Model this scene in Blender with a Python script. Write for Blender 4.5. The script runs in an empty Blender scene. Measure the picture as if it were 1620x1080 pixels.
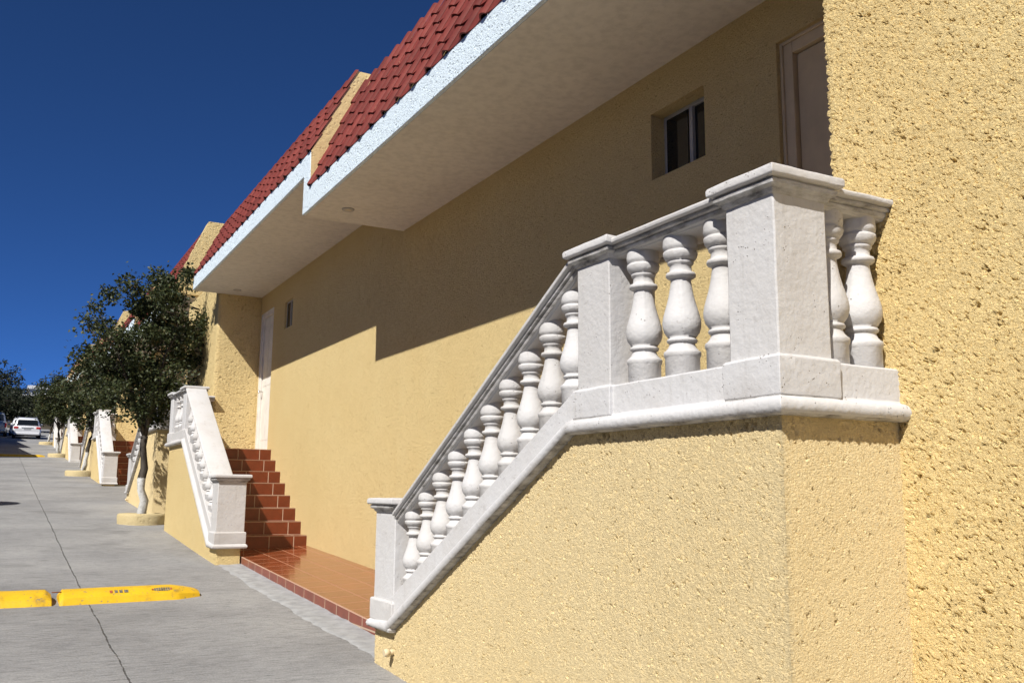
import bpy, bmesh, math, random
from mathutils import Vector, Matrix, noise as mnoise
random.seed(7)
S = bpy.context.scene
COL = S.collection
PI = math.pi

# ------------------------------------------------------------------ helpers
class MB:
    """collects faces and links them as ONE mesh object"""
    def __init__(s): s.v = []; s.f = []; s.m = []; s.sm = []
    def vert(s, p): s.v.append(tuple(p)); return len(s.v) - 1
    def face(s, idx, m=0, smooth=False): s.f.append(tuple(idx)); s.m.append(m); s.sm.append(smooth)
    def poly(s, pts, m=0): s.face([s.vert(p) for p in pts], m)
    def box(s, x0, x1, y0, y1, z0, z1, m=0):
        a = [s.vert((x, y, z)) for z in (z0, z1) for x, y in ((x0, y0), (x1, y0), (x1, y1), (x0, y1))]
        for q in ((3, 2, 1, 0), (4, 5, 6, 7), (0, 1, 5, 4), (1, 2, 6, 5), (2, 3, 7, 6), (3, 0, 4, 7)):
            s.face([a[i] for i in q], m)
    def rings(s, rings, m=0, smooth=False, caps=True, closed=True):
        """loft through rings of equal length"""
        ids = [[s.vert(p) for p in r] for r in rings]
        n = len(rings[0])
        for a, b in zip(ids, ids[1:]):
            for i in range(n if closed else n - 1):
                j = (i + 1) % n
                s.face((a[i], a[j], b[j], b[i]), m, smooth)
        if caps:
            s.face(ids[0][::-1], m); s.face(ids[-1], m)
    def prism_y(s, pts, y0, y1, m=0):
        s.rings([[(x, y0, z) for x, z in pts], [(x, y1, z) for x, z in pts]], m)
    def prism_x(s, pts, x0, x1, m=0):
        s.rings([[(x0, y, z) for y, z in pts], [(x1, y, z) for y, z in pts]], m)
    def lathe(s, prof, seg=20, c=(0, 0, 0), m=0, smooth=True, seam=0.0):
        q = lambda k: seam if k in (0, seg // 2) else 0.0
        s.rings([[(c[0] + (r + q(k)) * math.cos(2 * PI * k / seg), c[1] + (r + q(k)) * math.sin(2 * PI * k / seg), c[2] + z) for k in range(seg)] for r, z in prof], m, smooth)
    def tube(s, pts, rad, seg=8, m=0, caps=True):
        pts = [Vector(p) for p in pts]; rings = []; ref = Vector((0.31, 0.17, 0.93)).normalized()
        for i, p in enumerate(pts):
            d = (pts[min(i + 1, len(pts) - 1)] - pts[max(i - 1, 0)]).normalized()
            a = d.cross(ref)
            if a.length < 1e-3: a = d.cross(Vector((1, 0, 0)))
            a.normalize(); b = d.cross(a)
            r = rad[i] if hasattr(rad, '__len__') else rad
            rings.append([p + a * (r * math.cos(2 * PI * k / seg)) + b * (r * math.sin(2 * PI * k / seg)) for k in range(seg)])
        s.rings(rings, m, True, caps)
    def build(s, name, mats, parent=None, origin=None, recalc=True):
        o3 = Vector(origin) if origin is not None else (parent_origin(parent) if parent else Vector((0, 0, 0)))
        me = bpy.data.meshes.new(name)
        me.from_pydata([(x - o3.x, y - o3.y, z - o3.z) for x, y, z in s.v], [], s.f)
        for m in (mats if isinstance(mats, (list, tuple)) else [mats]): me.materials.append(m)
        me.polygons.foreach_set('material_index', s.m)
        me.polygons.foreach_set('use_smooth', s.sm)
        if recalc:
            bm = bmesh.new(); bm.from_mesh(me)
            bmesh.ops.recalc_face_normals(bm, faces=bm.faces); bm.to_mesh(me); bm.free()
        me.update()
        o = bpy.data.objects.new(name, me); COL.objects.link(o)
        if parent: o.parent = parent
        else: o.location = o3
        return o

ORI = {}
def parent_origin(p):
    v = Vector((0, 0, 0))
    while p is not None: v = v + Vector(p.location); p = p.parent
    return v
def tag(o, label=None, cat=None, group=None, kind=None):
    if label: o['label'] = label
    if cat: o['category'] = cat
    if group: o['group'] = group
    if kind: o['kind'] = kind
    return o
def thing(name, loc, label, cat, group=None):
    o = bpy.data.objects.new(name, None); COL.objects.link(o); o.location = loc
    o.empty_display_size = 0.2
    return tag(o, label, cat, group)
def copy_tree(o, off, parent=None):
    c = o.copy(); COL.objects.link(c)
    if parent is None: c.location = Vector(o.location) + Vector(off)
    else: c.parent = parent
    for ch in o.children: copy_tree(ch, off, c)
    return c
def bevel(o, w=0.004, seg=2):
    m = o.modifiers.new('bevel', 'BEVEL'); m.width = w; m.segments = seg; m.limit_method = 'ANGLE'; m.angle_limit = math.radians(35)
    me = o.data; me.polygons.foreach_set('use_smooth', [True] * len(me.polygons)); me.set_sharp_from_angle(angle=math.radians(26))
    return o

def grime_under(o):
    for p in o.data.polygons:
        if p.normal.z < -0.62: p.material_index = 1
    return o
def weather(o, step=0.05, amp=0.0028, freq=11.0):
    """hand-cast irregularity: split long edges and nudge every vertex a little"""
    me = o.data; bm = bmesh.new(); bm.from_mesh(me)
    for _ in range(3):
        es = [e for e in bm.edges if e.calc_length() > step * 1.6]
        if not es: break
        bmesh.ops.subdivide_edges(bm, edges=es, cuts=1, use_grid_fill=True)
    bmesh.ops.triangulate(bm, faces=[f for f in bm.faces if len(f.verts) > 4])
    for v in bm.verts:
        p = v.co * freq
        v.co += Vector((mnoise.noise(p), mnoise.noise(p + Vector((7.1, 0, 0))), mnoise.noise(p + Vector((0, 9.3, 0))))) * amp
    bm.to_mesh(me); bm.free(); me.update()
    me.polygons.foreach_set('use_smooth', [True] * len(me.polygons)); me.set_sharp_from_angle(angle=math.radians(30))
    return o
# ------------------------------------------------------------------ materials
def N(nt, t, **kw):
    n = nt.nodes.new(t)
    for k, v in kw.items():
        if k in n.inputs: n.inputs[k].default_value = v
        else: setattr(n, k, v)
    return n
def newmat(name, rough=0.8, spec=0.3):
    m = bpy.data.materials.new(name); m.use_nodes = True
    nt = m.node_tree; b = nt.nodes['Principled BSDF']
    b.inputs['Roughness'].default_value = rough
    b.inputs['Specular IOR Level'].default_value = spec
    return m, nt, b
def ramp(nt, pts, interp='LINEAR'):
    r = nt.nodes.new('ShaderNodeValToRGB'); cr = r.color_ramp; cr.interpolation = interp
    while len(cr.elements) < len(pts): cr.elements.new(0.5)
    for e, (p, c) in zip(cr.elements, pts):
        e.position = p; e.color = (c, c, c, 1) if not hasattr(c, '__len__') else (*c, 1)
    return r
def noise(nt, vec, scale, detail=4, rough=0.55):
    n = N(nt, 'ShaderNodeTexNoise', Scale=scale, Detail=detail, Roughness=rough)
    nt.links.new(vec, n.inputs['Vector']); return n
def math_(nt, op, a, b=None, clamp=False):
    n = nt.nodes.new('ShaderNodeMath'); n.operation = op; n.use_clamp = clamp
    for i, v in enumerate((a, b)):
        if v is None: continue
        if isinstance(v, (int, float)): n.inputs[i].default_value = v
        else: nt.links.new(v, n.inputs[i])
    return n.outputs[0]
def mix(nt, fac, a, b, blend='MIX'):
    n = nt.nodes.new('ShaderNodeMix'); n.data_type = 'RGBA'; n.blend_type = blend
    for i, v in ((0, fac), (6, a), (7, b)):
        if isinstance(v, (int, float)): n.inputs[i].default_value = v
        elif isinstance(v, (tuple, list)): n.inputs[i].default_value = (*v, 1)
        else: nt.links.new(v, n.inputs[i])
    return n.outputs[2]
def coords(nt, scale=None):
    t = nt.nodes.new('ShaderNodeTexCoord')
    if scale is None: return t.outputs['Object']
    mp = N(nt, 'ShaderNodeMapping'); mp.inputs['Scale'].default_value = scale
    nt.links.new(t.outputs['Object'], mp.inputs['Vector']); return mp.outputs[0]

def stucco(name, col, col2, scale=30, depth=0.010, disp=False, pit=(0.30, 0.40), pits_scale=None, rough_amt=0.6, fine=1.0, stain=True):
    m, nt, b = newmat(name, 0.92, 0.15)
    c = coords(nt)
    mp = N(nt, 'ShaderNodeMapping'); mp.inputs['Scale'].default_value = (1.0, 1.0, 1.3); nt.links.new(c, mp.inputs['Vector'])
    warp = noise(nt, mp.outputs[0], scale * 1.6, 3, 0.6)
    cw = N(nt, 'ShaderNodeVectorMath', operation='MULTIPLY_ADD')
    nt.links.new(warp.outputs['Color'], cw.inputs[0]); cw.inputs[1].default_value = (0.9 / scale,) * 3; nt.links.new(mp.outputs[0], cw.inputs[2])
    cw = cw.outputs[0]
    gate = noise(nt, c, scale * 0.13, 3)
    def pits(sc, r0, r1, power):
        vo = N(nt, 'ShaderNodeTexVoronoi', Scale=sc); nt.links.new(cw, vo.inputs['Vector'])
        sx = nt.nodes.new('ShaderNodeSeparateColor'); nt.links.new(vo.outputs['Color'], sx.inputs[0])
        rad = math_(nt, 'ADD', r0, math_(nt, 'MULTIPLY', math_(nt, 'POWER', sx.outputs[0], power), r1))
        rad = math_(nt, 'MULTIPLY', rad, math_(nt, 'ADD', 0.45, math_(nt, 'MULTIPLY', gate.outputs[0], 1.1)))
        q = math_(nt, 'DIVIDE', vo.outputs['Distance'], rad)
        m_ = nt.nodes.new('ShaderNodeMapRange'); m_.interpolation_type = 'SMOOTHSTEP'; nt.links.new(q, m_.inputs[0]); m_.inputs[1].default_value = 0.45; m_.inputs[2].default_value = 1.0
        return m_.outputs[0]
    pA = pits(scale * 0.55, pit[0], pit[1], 3.0)
    pB = pits(scale * 1.5, 0.12, 0.42, 1.6)
    n5 = noise(nt, cw, scale * 1.15, 5, 0.68)                # torn crumbs
    cr5 = nt.nodes.new('ShaderNodeMapRange'); nt.links.new(n5.outputs[0], cr5.inputs[0]); cr5.inputs[1].default_value = 0.36; cr5.inputs[2].default_value = 0.56
    n1 = noise(nt, c, scale * 0.55, 4, 0.6)                  # gentle lumps left by the float
    n3 = noise(nt, c, scale * 2.6, 5, 0.72)                  # sandy grain
    h = math_(nt, 'MULTIPLY', n1.outputs[0], 1.5 * rough_amt)
    h = math_(nt, 'ADD', h, math_(nt, 'MULTIPLY', n3.outputs[0], 1.0 * fine))
    h = math_(nt, 'ADD', h, math_(nt, 'MULTIPLY', cr5.outputs[0], 0.55 * rough_amt))
    h = math_(nt, 'ADD', h, math_(nt, 'MULTIPLY', pA, 1.15))
    h2 = math_(nt, 'ADD', h, math_(nt, 'MULTIPLY', pB, 0.65))
    v = noise(nt, c, 1.3, 4)
    vr = ramp(nt, [(0.3, 0.0), (0.7, 1.0)]); nt.links.new(v.outputs[0], vr.inputs[0])
    colr = mix(nt, vr.outputs[0], col, col2)
    g = noise(nt, c, scale * 1.7, 3)
    gr = ramp(nt, [(0.3, 0.90), (0.6, 1.04)]); nt.links.new(g.outputs[0], gr.inputs[0])
    colr = mix(nt, 1.0, colr, gr.outputs[0], 'MULTIPLY')
    if stain:      # faint rain streaks and bleached patches that belong to the paint
        st = noise(nt, coords(nt, (5, 5, 0.5)), 1.1, 5, 0.65)
        sr = ramp(nt, [(0.30, 0.975), (0.5, 1.0)]); nt.links.new(st.outputs[0], sr.inputs[0])
        colr = mix(nt, 1.0, colr, sr.outputs[0], 'MULTIPLY')
    nt.links.new(colr, b.inputs['Base Color'])
    if disp:
        d = N(nt, 'ShaderNodeDisplacement', Scale=depth, Midlevel=2.4)
        nt.links.new(h2, d.inputs['Height']); nt.links.new(d.outputs[0], nt.nodes['Material Output'].inputs['Displacement'])
        m.displacement_method = 'BOTH'
    else:
        bp = N(nt, 'ShaderNodeBump', Strength=1.0, Distance=depth)
        nt.links.new(h2, bp.inputs['Height']); nt.links.new(bp.outputs[0], b.inputs['Normal'])
    return m

YEL, YEL2 = (0.825, 0.630, 0.30), (0.85, 0.665, 0.33)
M = {}
M['stucco_rough'] = stucco('stucco_rough', YEL, YEL2, 40, 0.0150, True, (0.10, 0.52), rough_amt=1.0)
M['stucco_base'] = stucco('stucco_base', (0.82, 0.655, 0.365), (0.845, 0.685, 0.395), 66, 0.0092, True, (0.03, 0.42), rough_amt=0.95)
M['stucco_wall'] = stucco('stucco_wall', YEL, YEL2, 58, 0.0105, False, (0.03, 0.50), rough_amt=0.6, stain=False)
M['stucco_far'] = stucco('stucco_far', YEL, YEL2, 30, 0.016, False, (0.14, 0.52))
M['stucco_smooth'] = stucco('stucco_smooth', (0.74, 0.56, 0.27), YEL2, 14, 0.004, False, (0.02, 0.2), fine=0.4)
M['soffit'] = stucco('soffit', (0.67, 0.63, 0.55), (0.72, 0.68, 0.60), 9, 0.0020, False, (0.0, 0.12), fine=0.4, stain=False)
M['fascia'] = stucco('fascia', (0.79, 0.90, 0.96), (0.82, 0.93, 0.98), 48, 0.0065, False, (0.08, 0.48), rough_amt=0.6, stain=False)

def stone():
    m, nt, b = newmat('white_stone', 0.8, 0.2)
    c = coords(nt)
    v = noise(nt, c, 3.0, 5, 0.6)
    r = ramp(nt, [(0.30, (0.555, 0.54, 0.525)), (0.48, (0.595, 0.588, 0.582)), (0.8, (0.615, 0.615, 0.62))]); nt.links.new(v.outputs[0], r.inputs[0])
    st = noise(nt, coords(nt, (9, 9, 1.2)), 1.6, 5, 0.65)
    sr = ramp(nt, [(0.26, (0.84, 0.825, 0.80)), (0.42, (1, 1, 1))]); nt.links.new(st.outputs[0], sr.inputs[0])
    col = mix(nt, 0.8, r.outputs[0], sr.outputs[0], 'MULTIPLY')
    oi = nt.nodes.new('ShaderNodeObjectInfo'); orr = ramp(nt, [(0.0, (0.93, 0.915, 0.90)), (0.5, (1, 0.99, 0.98)), (1.0, (1.03, 1.03, 1.04))]); nt.links.new(oi.outputs['Random'], orr.inputs[0])
    col = mix(nt, 1.0, col, orr.outputs[0], 'MULTIPLY')
    dn = noise(nt, coords(nt, (1, 1, 2.2)), 5.5, 7, 0.72); dr = ramp(nt, [(0.30, (0.52, 0.47, 0.41)), (0.40, (1, 1, 1))]); nt.links.new(dn.outputs[0], dr.inputs[0])
    col = mix(nt, 0.38, col, dr.outputs[0], 'MULTIPLY')
    vo = N(nt, 'ShaderNodeTexVoronoi', Scale=62.0); nt.links.new(c, vo.inputs['Vector'])
    gate = noise(nt, c, 9, 2)
    pr_ = math_(nt, 'ADD', vo.outputs['Distance'], math_(nt, 'MULTIPLY', math_(nt, 'SUBTRACT', 0.62, gate.outputs[0]), 1.6, True))
    pit = nt.nodes.new('ShaderNodeMapRange'); nt.links.new(pr_, pit.inputs[0]); pit.inputs[1].default_value = 0.08; pit.inputs[2].default_value = 0.20
    col = mix(nt, pit.outputs[0], (0.40, 0.36, 0.31), col)
    nt.links.new(col, b.inputs['Base Color'])
    n = noise(nt, c, 40, 4)
    n_l = noise(nt, c, 13, 4)
    h = math_(nt, 'ADD', math_(nt, 'MULTIPLY', n.outputs[0], 0.5), math_(nt, 'ADD', math_(nt, 'MULTIPLY', n_l.outputs[0], 0.7), math_(nt, 'MULTIPLY', pit.outputs[0], 0.9)))
    bp = N(nt, 'ShaderNodeBump', Strength=1.0, Distance=0.006); nt.links.new(h, bp.inputs['Height']); nt.links.new(bp.outputs[0], b.inputs['Normal'])
    return m
M['stone'] = stone()

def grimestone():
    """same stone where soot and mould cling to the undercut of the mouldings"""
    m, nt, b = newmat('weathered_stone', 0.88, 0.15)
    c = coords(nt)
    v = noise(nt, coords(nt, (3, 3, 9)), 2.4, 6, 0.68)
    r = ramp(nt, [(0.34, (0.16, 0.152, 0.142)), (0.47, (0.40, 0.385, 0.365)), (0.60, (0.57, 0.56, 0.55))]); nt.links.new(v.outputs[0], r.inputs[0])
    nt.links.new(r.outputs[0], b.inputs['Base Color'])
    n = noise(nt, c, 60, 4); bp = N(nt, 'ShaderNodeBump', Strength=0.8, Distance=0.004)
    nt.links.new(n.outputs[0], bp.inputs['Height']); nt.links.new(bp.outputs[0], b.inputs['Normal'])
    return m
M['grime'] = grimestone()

def paint(name, col, rough=0.5, spec=0.4, var=0.06, vs=6, coat=0, metal=0, bump=0.0):
    m, nt, b = newmat(name, rough, spec)
    c = coords(nt); v = noise(nt, c, vs, 4)
    r = ramp(nt, [(0.3, tuple(max(0, k * (1 - 2 * var)) for k in col)), (0.7, tuple(min(1, k * (1 + var)) for k in col))]); nt.links.new(v.outputs[0], r.inputs[0])
    nt.links.new(r.outputs[0], b.inputs['Base Color'])
    b.inputs['Metallic'].default_value = metal
    if coat: b.inputs['Coat Weight'].default_value = coat; b.inputs['Coat Roughness'].default_value = 0.06
    if bump:
        n = noise(nt, c, 50, 3); bp = N(nt, 'ShaderNodeBump', Strength=0.6, Distance=bump); nt.links.new(n.outputs[0], bp.inputs['Height']); nt.links.new(bp.outputs[0], b.inputs['Normal'])
    return m
M['door'] = paint('door_paint', (0.80, 0.76, 0.69), 0.6, 0.15)
M['door_cream'] = paint('cream_door_paint', (0.66, 0.53, 0.35), 0.65, 0.12)
M['alu'] = paint('aluminium', (0.42, 0.40, 0.37), 0.4, 0.5, 0.05)
M['dark'] = paint('dark_gap', (0.02, 0.02, 0.02), 0.9)
M['lens'] = paint('lamp_lens', (0.55, 0.48, 0.36), 0.35)
M['rubber'] = paint('black_rubber', (0.018, 0.018, 0.02), 0.8)
M['carwhite'] = paint('white_car_paint', (0.80, 0.81, 0.83), 0.3, 0.5, 0.02, coat=0.8)
M['carsilver'] = paint('silver_car_paint', (0.42, 0.43, 0.44), 0.35, 0.5, 0.03, coat=0.6, metal=0.3)
M['carred'] = paint('red_lens', (0.55, 0.02, 0.02), 0.25, 0.5)
M['plate'] = paint('plate', (0.45, 0.46, 0.47), 0.5)
M['chrome'] = paint('bright_metal', (0.7, 0.7, 0.7), 0.2, 0.5, 0.02, metal=1)
M['trimdark'] = paint('dark_trim', (0.05, 0.05, 0.055), 0.6)
M['cement'] = paint('cement_fillet', (0.36, 0.365, 0.37), 0.9, 0.2, 0.12, 9, bump=0.006)
M['pot'] = stucco('planter_stucco', (0.66, 0.53, 0.28), (0.70, 0.58, 0.34), 40, 0.010, False, (0.10, 0.5))
M['soil'] = paint('soil', (0.05, 0.037, 0.026), 0.95, 0.1, 0.2, 20, bump=0.02)
M['bwhite'] = paint('far_white_wall', (0.80, 0.80, 0.79), 0.8)
M['bgrey'] = paint('far_grey_wall', (0.45, 0.46, 0.47), 0.8)
M['mark'] = paint('worn_grey_print', (0.20, 0.18, 0.15), 0.9, 0.1, 0.35, 40)
M['markred'] = paint('worn_red_print', (0.45, 0.12, 0.06), 0.9, 0.1, 0.3, 40)
M['pvc'] = paint('painted_pipe', (0.68, 0.56, 0.36), 0.6)

def glass():
    m, nt, b = newmat('window_glass', 0.04, 0.5)
    b.inputs['Base Color'].default_value = (0.012, 0.014, 0.016, 1)
    return m
M['glass'] = glass()

def bump_paint():
    m, nt, b = newmat('yellow_road_paint', 0.5, 0.4)
    c = coords(nt); v = noise(nt, c, 5, 5, 0.65)
    r = ramp(nt, [(0.28, (0.40, 0.25, 0.04)), (0.44, (0.72, 0.44, 0.015)), (0.7, (0.80, 0.51, 0.02))]); nt.links.new(v.outputs[0], r.inputs[0])
    w = noise(nt, c, 26, 4, 0.7); wr = ramp(nt, [(0.34, 1.0), (0.39, 0.0)]); nt.links.new(w.outputs[0], wr.inputs[0])
    col = mix(nt, wr.outputs[0], r.outputs[0], (0.22, 0.19, 0.13))
    nt.links.new(col, b.inputs['Base Color'])
    bp = N(nt, 'ShaderNodeBump', Strength=0.5, Distance=0.006); nt.links.new(w.outputs[0], bp.inputs['Height']); nt.links.new(bp.outputs[0], b.inputs['Normal'])
    return m
M['bump'] = bump_paint()

def roof():
    m, nt, b = newmat('red_roof_tile', 0.55, 0.18)
    c = coords(nt)
    v = noise(nt, c, 2.6, 5, 0.65)
    r = ramp(nt, [(0.3, (0.135, 0.026, 0.020)), (0.5, (0.175, 0.035, 0.026)), (0.75, (0.225, 0.050, 0.038))]); nt.links.new(v.outputs[0], r.inputs[0])
    d = noise(nt, c, 34, 4, 0.7); dr = ramp(nt, [(0.3, 0.82), (0.6, 1.05)]); nt.links.new(d.outputs[0], dr.inputs[0])
    gi = nt.nodes.new('ShaderNodeNewGeometry'); ir = ramp(nt, [(0.0, 0.80), (0.5, 1.0), (1.0, 1.18)]); nt.links.new(gi.outputs['Random Per Island'], ir.inputs[0])
    tone = mix(nt, 1.0, r.outputs[0], ir.outputs[0], 'MULTIPLY')
    nt.links.new(mix(nt, 1.0, tone, dr.outputs[0], 'MULTIPLY'), b.inputs['Base Color'])
    bp = N(nt, 'ShaderNodeBump', Strength=0.4, Distance=0.003); nt.links.new(d.outputs[0], bp.inputs['Height']); nt.links.new(bp.outputs[0], b.inputs['Normal'])
    return m
M['roof'] = roof()

def tile(name, ax, w, h, ox, oz, cols, rough, grout=(0.50, 0.36, 0.26), mort=0.008):
    """glazed floor tile; ax picks the two object axes that carry the grid"""
    m, nt, b = newmat(name, rough, 0.5)
    t = nt.nodes.new('ShaderNodeTexCoord'); sp = nt.nodes.new('ShaderNodeSeparateXYZ'); nt.links.new(t.outputs['Object'], sp.inputs[0])
    cb = nt.nodes.new('ShaderNodeCombineXYZ')
    nt.links.new(math_(nt, 'ADD', sp.outputs[ax[0]], ox), cb.inputs[0]); nt.links.new(math_(nt, 'ADD', sp.outputs[ax[1]], oz), cb.inputs[1])
    br = N(nt, 'ShaderNodeTexBrick', Scale=1.0); br.offset = 0.0; br.squash = 1.0
    br.inputs['Brick Width'].default_value = w; br.inputs['Row Height'].default_value = h
    br.inputs['Mortar Size'].default_value = mort; br.inputs['Mortar Smooth'].default_value = 0.2; br.inputs['Bias'].default_value = 0
    br.inputs['Color1'].default_value = (*cols[0], 1); br.inputs['Color2'].default_value = (*cols[1], 1)
    nt.links.new(cb.outputs[0], br.inputs['Vector'])
    v = noise(nt, t.outputs['Object'], 7, 5, 0.65); vr = ramp(nt, [(0.3, 0.72), (0.7, 1.12)]); nt.links.new(v.outputs[0], vr.inputs[0])
    col = mix(nt, 1.0, br.outputs['Color'], vr.outputs[0], 'MULTIPLY')
    col = mix(nt, br.outputs['Fac'], col, grout)
    nt.links.new(col, b.inputs['Base Color'])
    rr = math_(nt, 'ADD', math_(nt, 'MULTIPLY', br.outputs['Fac'], 0.5), math_(nt, 'ADD', rough, math_(nt, 'MULTIPLY', v.outputs[0], 0.12)))
    nt.links.new(rr, b.inputs['Roughness'])
    bp = N(nt, 'ShaderNodeBump', Strength=0.6, Distance=0.003, invert=True); nt.links.new(br.outputs['Fac'], bp.inputs['Height']); nt.links.new(bp.outputs[0], b.inputs['Normal'])
    return m
TC = ((0.195, 0.040, 0.014), (0.15, 0.030, 0.011))
M['tile_floor'] = tile('tile_floor', (0, 1), 0.30, 0.335, 0, 0, ((0.27, 0.07, 0.026), (0.22, 0.055, 0.02)), 0.07, grout=(0.40, 0.20, 0.12), mort=0.006)
M['tile_edge'] = tile('tile_edge', (1, 2), 0.335, 0.30, 0, 0.15, ((0.26, 0.07, 0.04), (0.22, 0.06, 0.035)), 0.35)
M['tile_riser'] = tile('tile_riser', (0, 2), 0.33, 0.175, 0.08, 0, TC, 0.25, mort=0.006)
M['tile_tread'] = tile('tile_tread', (0, 1), 0.33, 0.34, 0.08, 0, TC, 0.22)

def road_mat():
    m, nt, b = newmat('brushed_concrete', 0.85, 0.25)
    c = coords(nt)
    sp = nt.nodes.new('ShaderNodeSeparateXYZ'); nt.links.new(c, sp.inputs[0])
    x, y = sp.outputs[0], sp.outputs[1]
    v = noise(nt, c, 0.55, 6, 0.62)
    r = ramp(nt, [(0.30, (0.225, 0.223, 0.222)), (0.5, (0.295, 0.292, 0.289)), (0.72, (0.365, 0.361, 0.352))]); nt.links.new(v.outputs[0], r.inputs[0])
    s1 = noise(nt, coords(nt, (1.6, 13, 1)), 1.9, 8, 0.78)
    s1r = ramp(nt, [(0.30, 0.66), (0.43, 0.98), (0.7, 1.10)]); nt.links.new(s1.outputs[0], s1r.inputs[0])
    s2 = noise(nt, coords(nt, (5, 48, 1)), 1.5, 6, 0.72)
    s2r = ramp(nt, [(0.34, 0.42), (0.44, 0.94), (0.62, 1.12)]); nt.links.new(s2.outputs[0], s2r.inputs[0])
    col = mix(nt, 1.0, r.outputs[0], s1r.outputs[0], 'MULTIPLY'); col = mix(nt, 1.0, col, s2r.outputs[0], 'MULTIPLY')
    gn = noise(nt, c, 75, 4, 0.75); gnr = ramp(nt, [(0.30, 0.70), (0.5, 1.0), (0.70, 1.18)]); nt.links.new(gn.outputs[0], gnr.inputs[0])
    col = mix(nt, 1.0, col, gnr.outputs[0], 'MULTIPLY')
    # worn pits and oil marks
    sp2 = noise(nt, coords(nt, (1, 3, 1)), 9, 5, 0.7); sr2 = ramp(nt, [(0.29, 0.40), (0.36, 1.0)]); nt.links.new(sp2.outputs[0], sr2.inputs[0])
    col = mix(nt, 1.0, col, sr2.outputs[0], 'MULTIPLY')
    ol = noise(nt, c, 0.9, 3); orr = ramp(nt, [(0.30, 0.80), (0.42, 1.0)]); nt.links.new(ol.outputs[0], orr.inputs[0])
    col = mix(nt, 1.0, col, orr.outputs[0], 'MULTIPLY')
    # long joint: a wandering crack
    wn = noise(nt, coords(nt, (0, 1, 0)), 1.1, 6, 0.7)
    dx = math_(nt, 'ABSOLUTE', math_(nt, 'SUBTRACT', math_(nt, 'SUBTRACT', x, 0.80), math_(nt, 'MULTIPLY', wn.outputs[0], 0.06)))
    wj = noise(nt, c, 14, 3)
    ln = nt.nodes.new('ShaderNodeMapRange'); nt.links.new(math_(nt, 'SUBTRACT', dx, math_(nt, 'MULTIPLY', math_(nt, 'SUBTRACT', wj.outputs[0], 0.36), 0.022)), ln.inputs[0]); ln.inputs[1].default_value = -0.002; ln.inputs[2].default_value = 0.005
    # cross joints every 6 m
    wn2 = noise(nt, coords(nt, (1, 0, 0)), 1.6, 5, 0.7)
    ym = math_(nt, 'ADD', y, math_(nt, 'MULTIPLY', wn2.outputs[0], 0.12))
    dy = math_(nt, 'ABSOLUTE', math_(nt, 'SUBTRACT', math_(nt, 'MODULO', math_(nt, 'ADD', ym, 400 - 10.0), 6.4), 3.2))
    ln2 = nt.nodes.new('ShaderNodeMapRange'); nt.links.new(math_(nt, 'SUBTRACT', dy, math_(nt, 'MULTIPLY', wj.outputs[0], 0.010)), ln2.inputs[0]); ln2.inputs[1].default_value = -0.001; ln2.inputs[2].default_value = 0.008
    crack = math_(nt, 'MULTIPLY', ln.outputs[0], math_(nt, 'ADD', math_(nt, 'MULTIPLY', ln2.outputs[0], 0.5), 0.5))
    col = mix(nt, crack, (0.10, 0.097, 0.092), col)
    nt.links.new(col, b.inputs['Base Color'])
    h = math_(nt, 'ADD', math_(nt, 'MULTIPLY', s1.outputs[0], 1.0), math_(nt, 'ADD', math_(nt, 'ADD', math_(nt, 'MULTIPLY', s2.outputs[0], 0.9), math_(nt, 'MULTIPLY', gn.outputs[0], 0.5)), math_(nt, 'MULTIPLY', crack, 0.8)))
    bp = N(nt, 'ShaderNodeBump', Strength=0.8, Distance=0.010); nt.links.new(h, bp.inputs['Height']); nt.links.new(bp.outputs[0], b.inputs['Normal'])
    return m
M['road'] = road_mat()
M['earth'] = paint('dry_earth', (0.085, 0.07, 0.045), 0.95, 0.1, 0.3, 0.4)

def leafmat(name, cols):
    m, nt, b = newmat(name, 0.5, 0.35)
    t = nt.nodes.new('ShaderNodeObjectInfo'); g = nt.nodes.new('ShaderNodeNewGeometry')
    c = coords(nt); v = noise(nt, c, 3.5, 3)
    f = math_(nt, 'ADD', math_(nt, 'MULTIPLY', g.outputs['Random Per Island'], 0.7), math_(nt, 'MULTIPLY', v.outputs[0], 0.4))
    r = ramp(nt, [(0.12, cols[0]), (0.55, cols[1]), (0.88, cols[2]), (0.97, cols[3])]); nt.links.new(f, r.inputs[0])
    nt.links.new(r.outputs[0], b.inputs['Base Color'])
    b.inputs['Transmission Weight'].default_value = 0.0
    tr = N(nt, 'ShaderNodeBsdfTranslucent'); nt.links.new(r.outputs[0], tr.inputs[0])
    ms = N(nt, 'ShaderNodeMixShader'); ms.inputs[0].default_value = 0.22
    nt.links.new(b.outputs[0], ms.inputs[1]); nt.links.new(tr.outputs[0], ms.inputs[2]); nt.links.new(ms.outputs[0], nt.nodes['Material Output'].inputs[0])
    return m
M['leaf'] = leafmat('dark_leaf', ((0.026, 0.036, 0.015), (0.050, 0.066, 0.024), (0.092, 0.102, 0.036), (0.17, 0.085, 0.05)))
M['leaf_far'] = leafmat('far_leaf', ((0.018, 0.026, 0.013), (0.032, 0.042, 0.020), (0.055, 0.060, 0.030), (0.09, 0.07, 0.05)))

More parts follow.
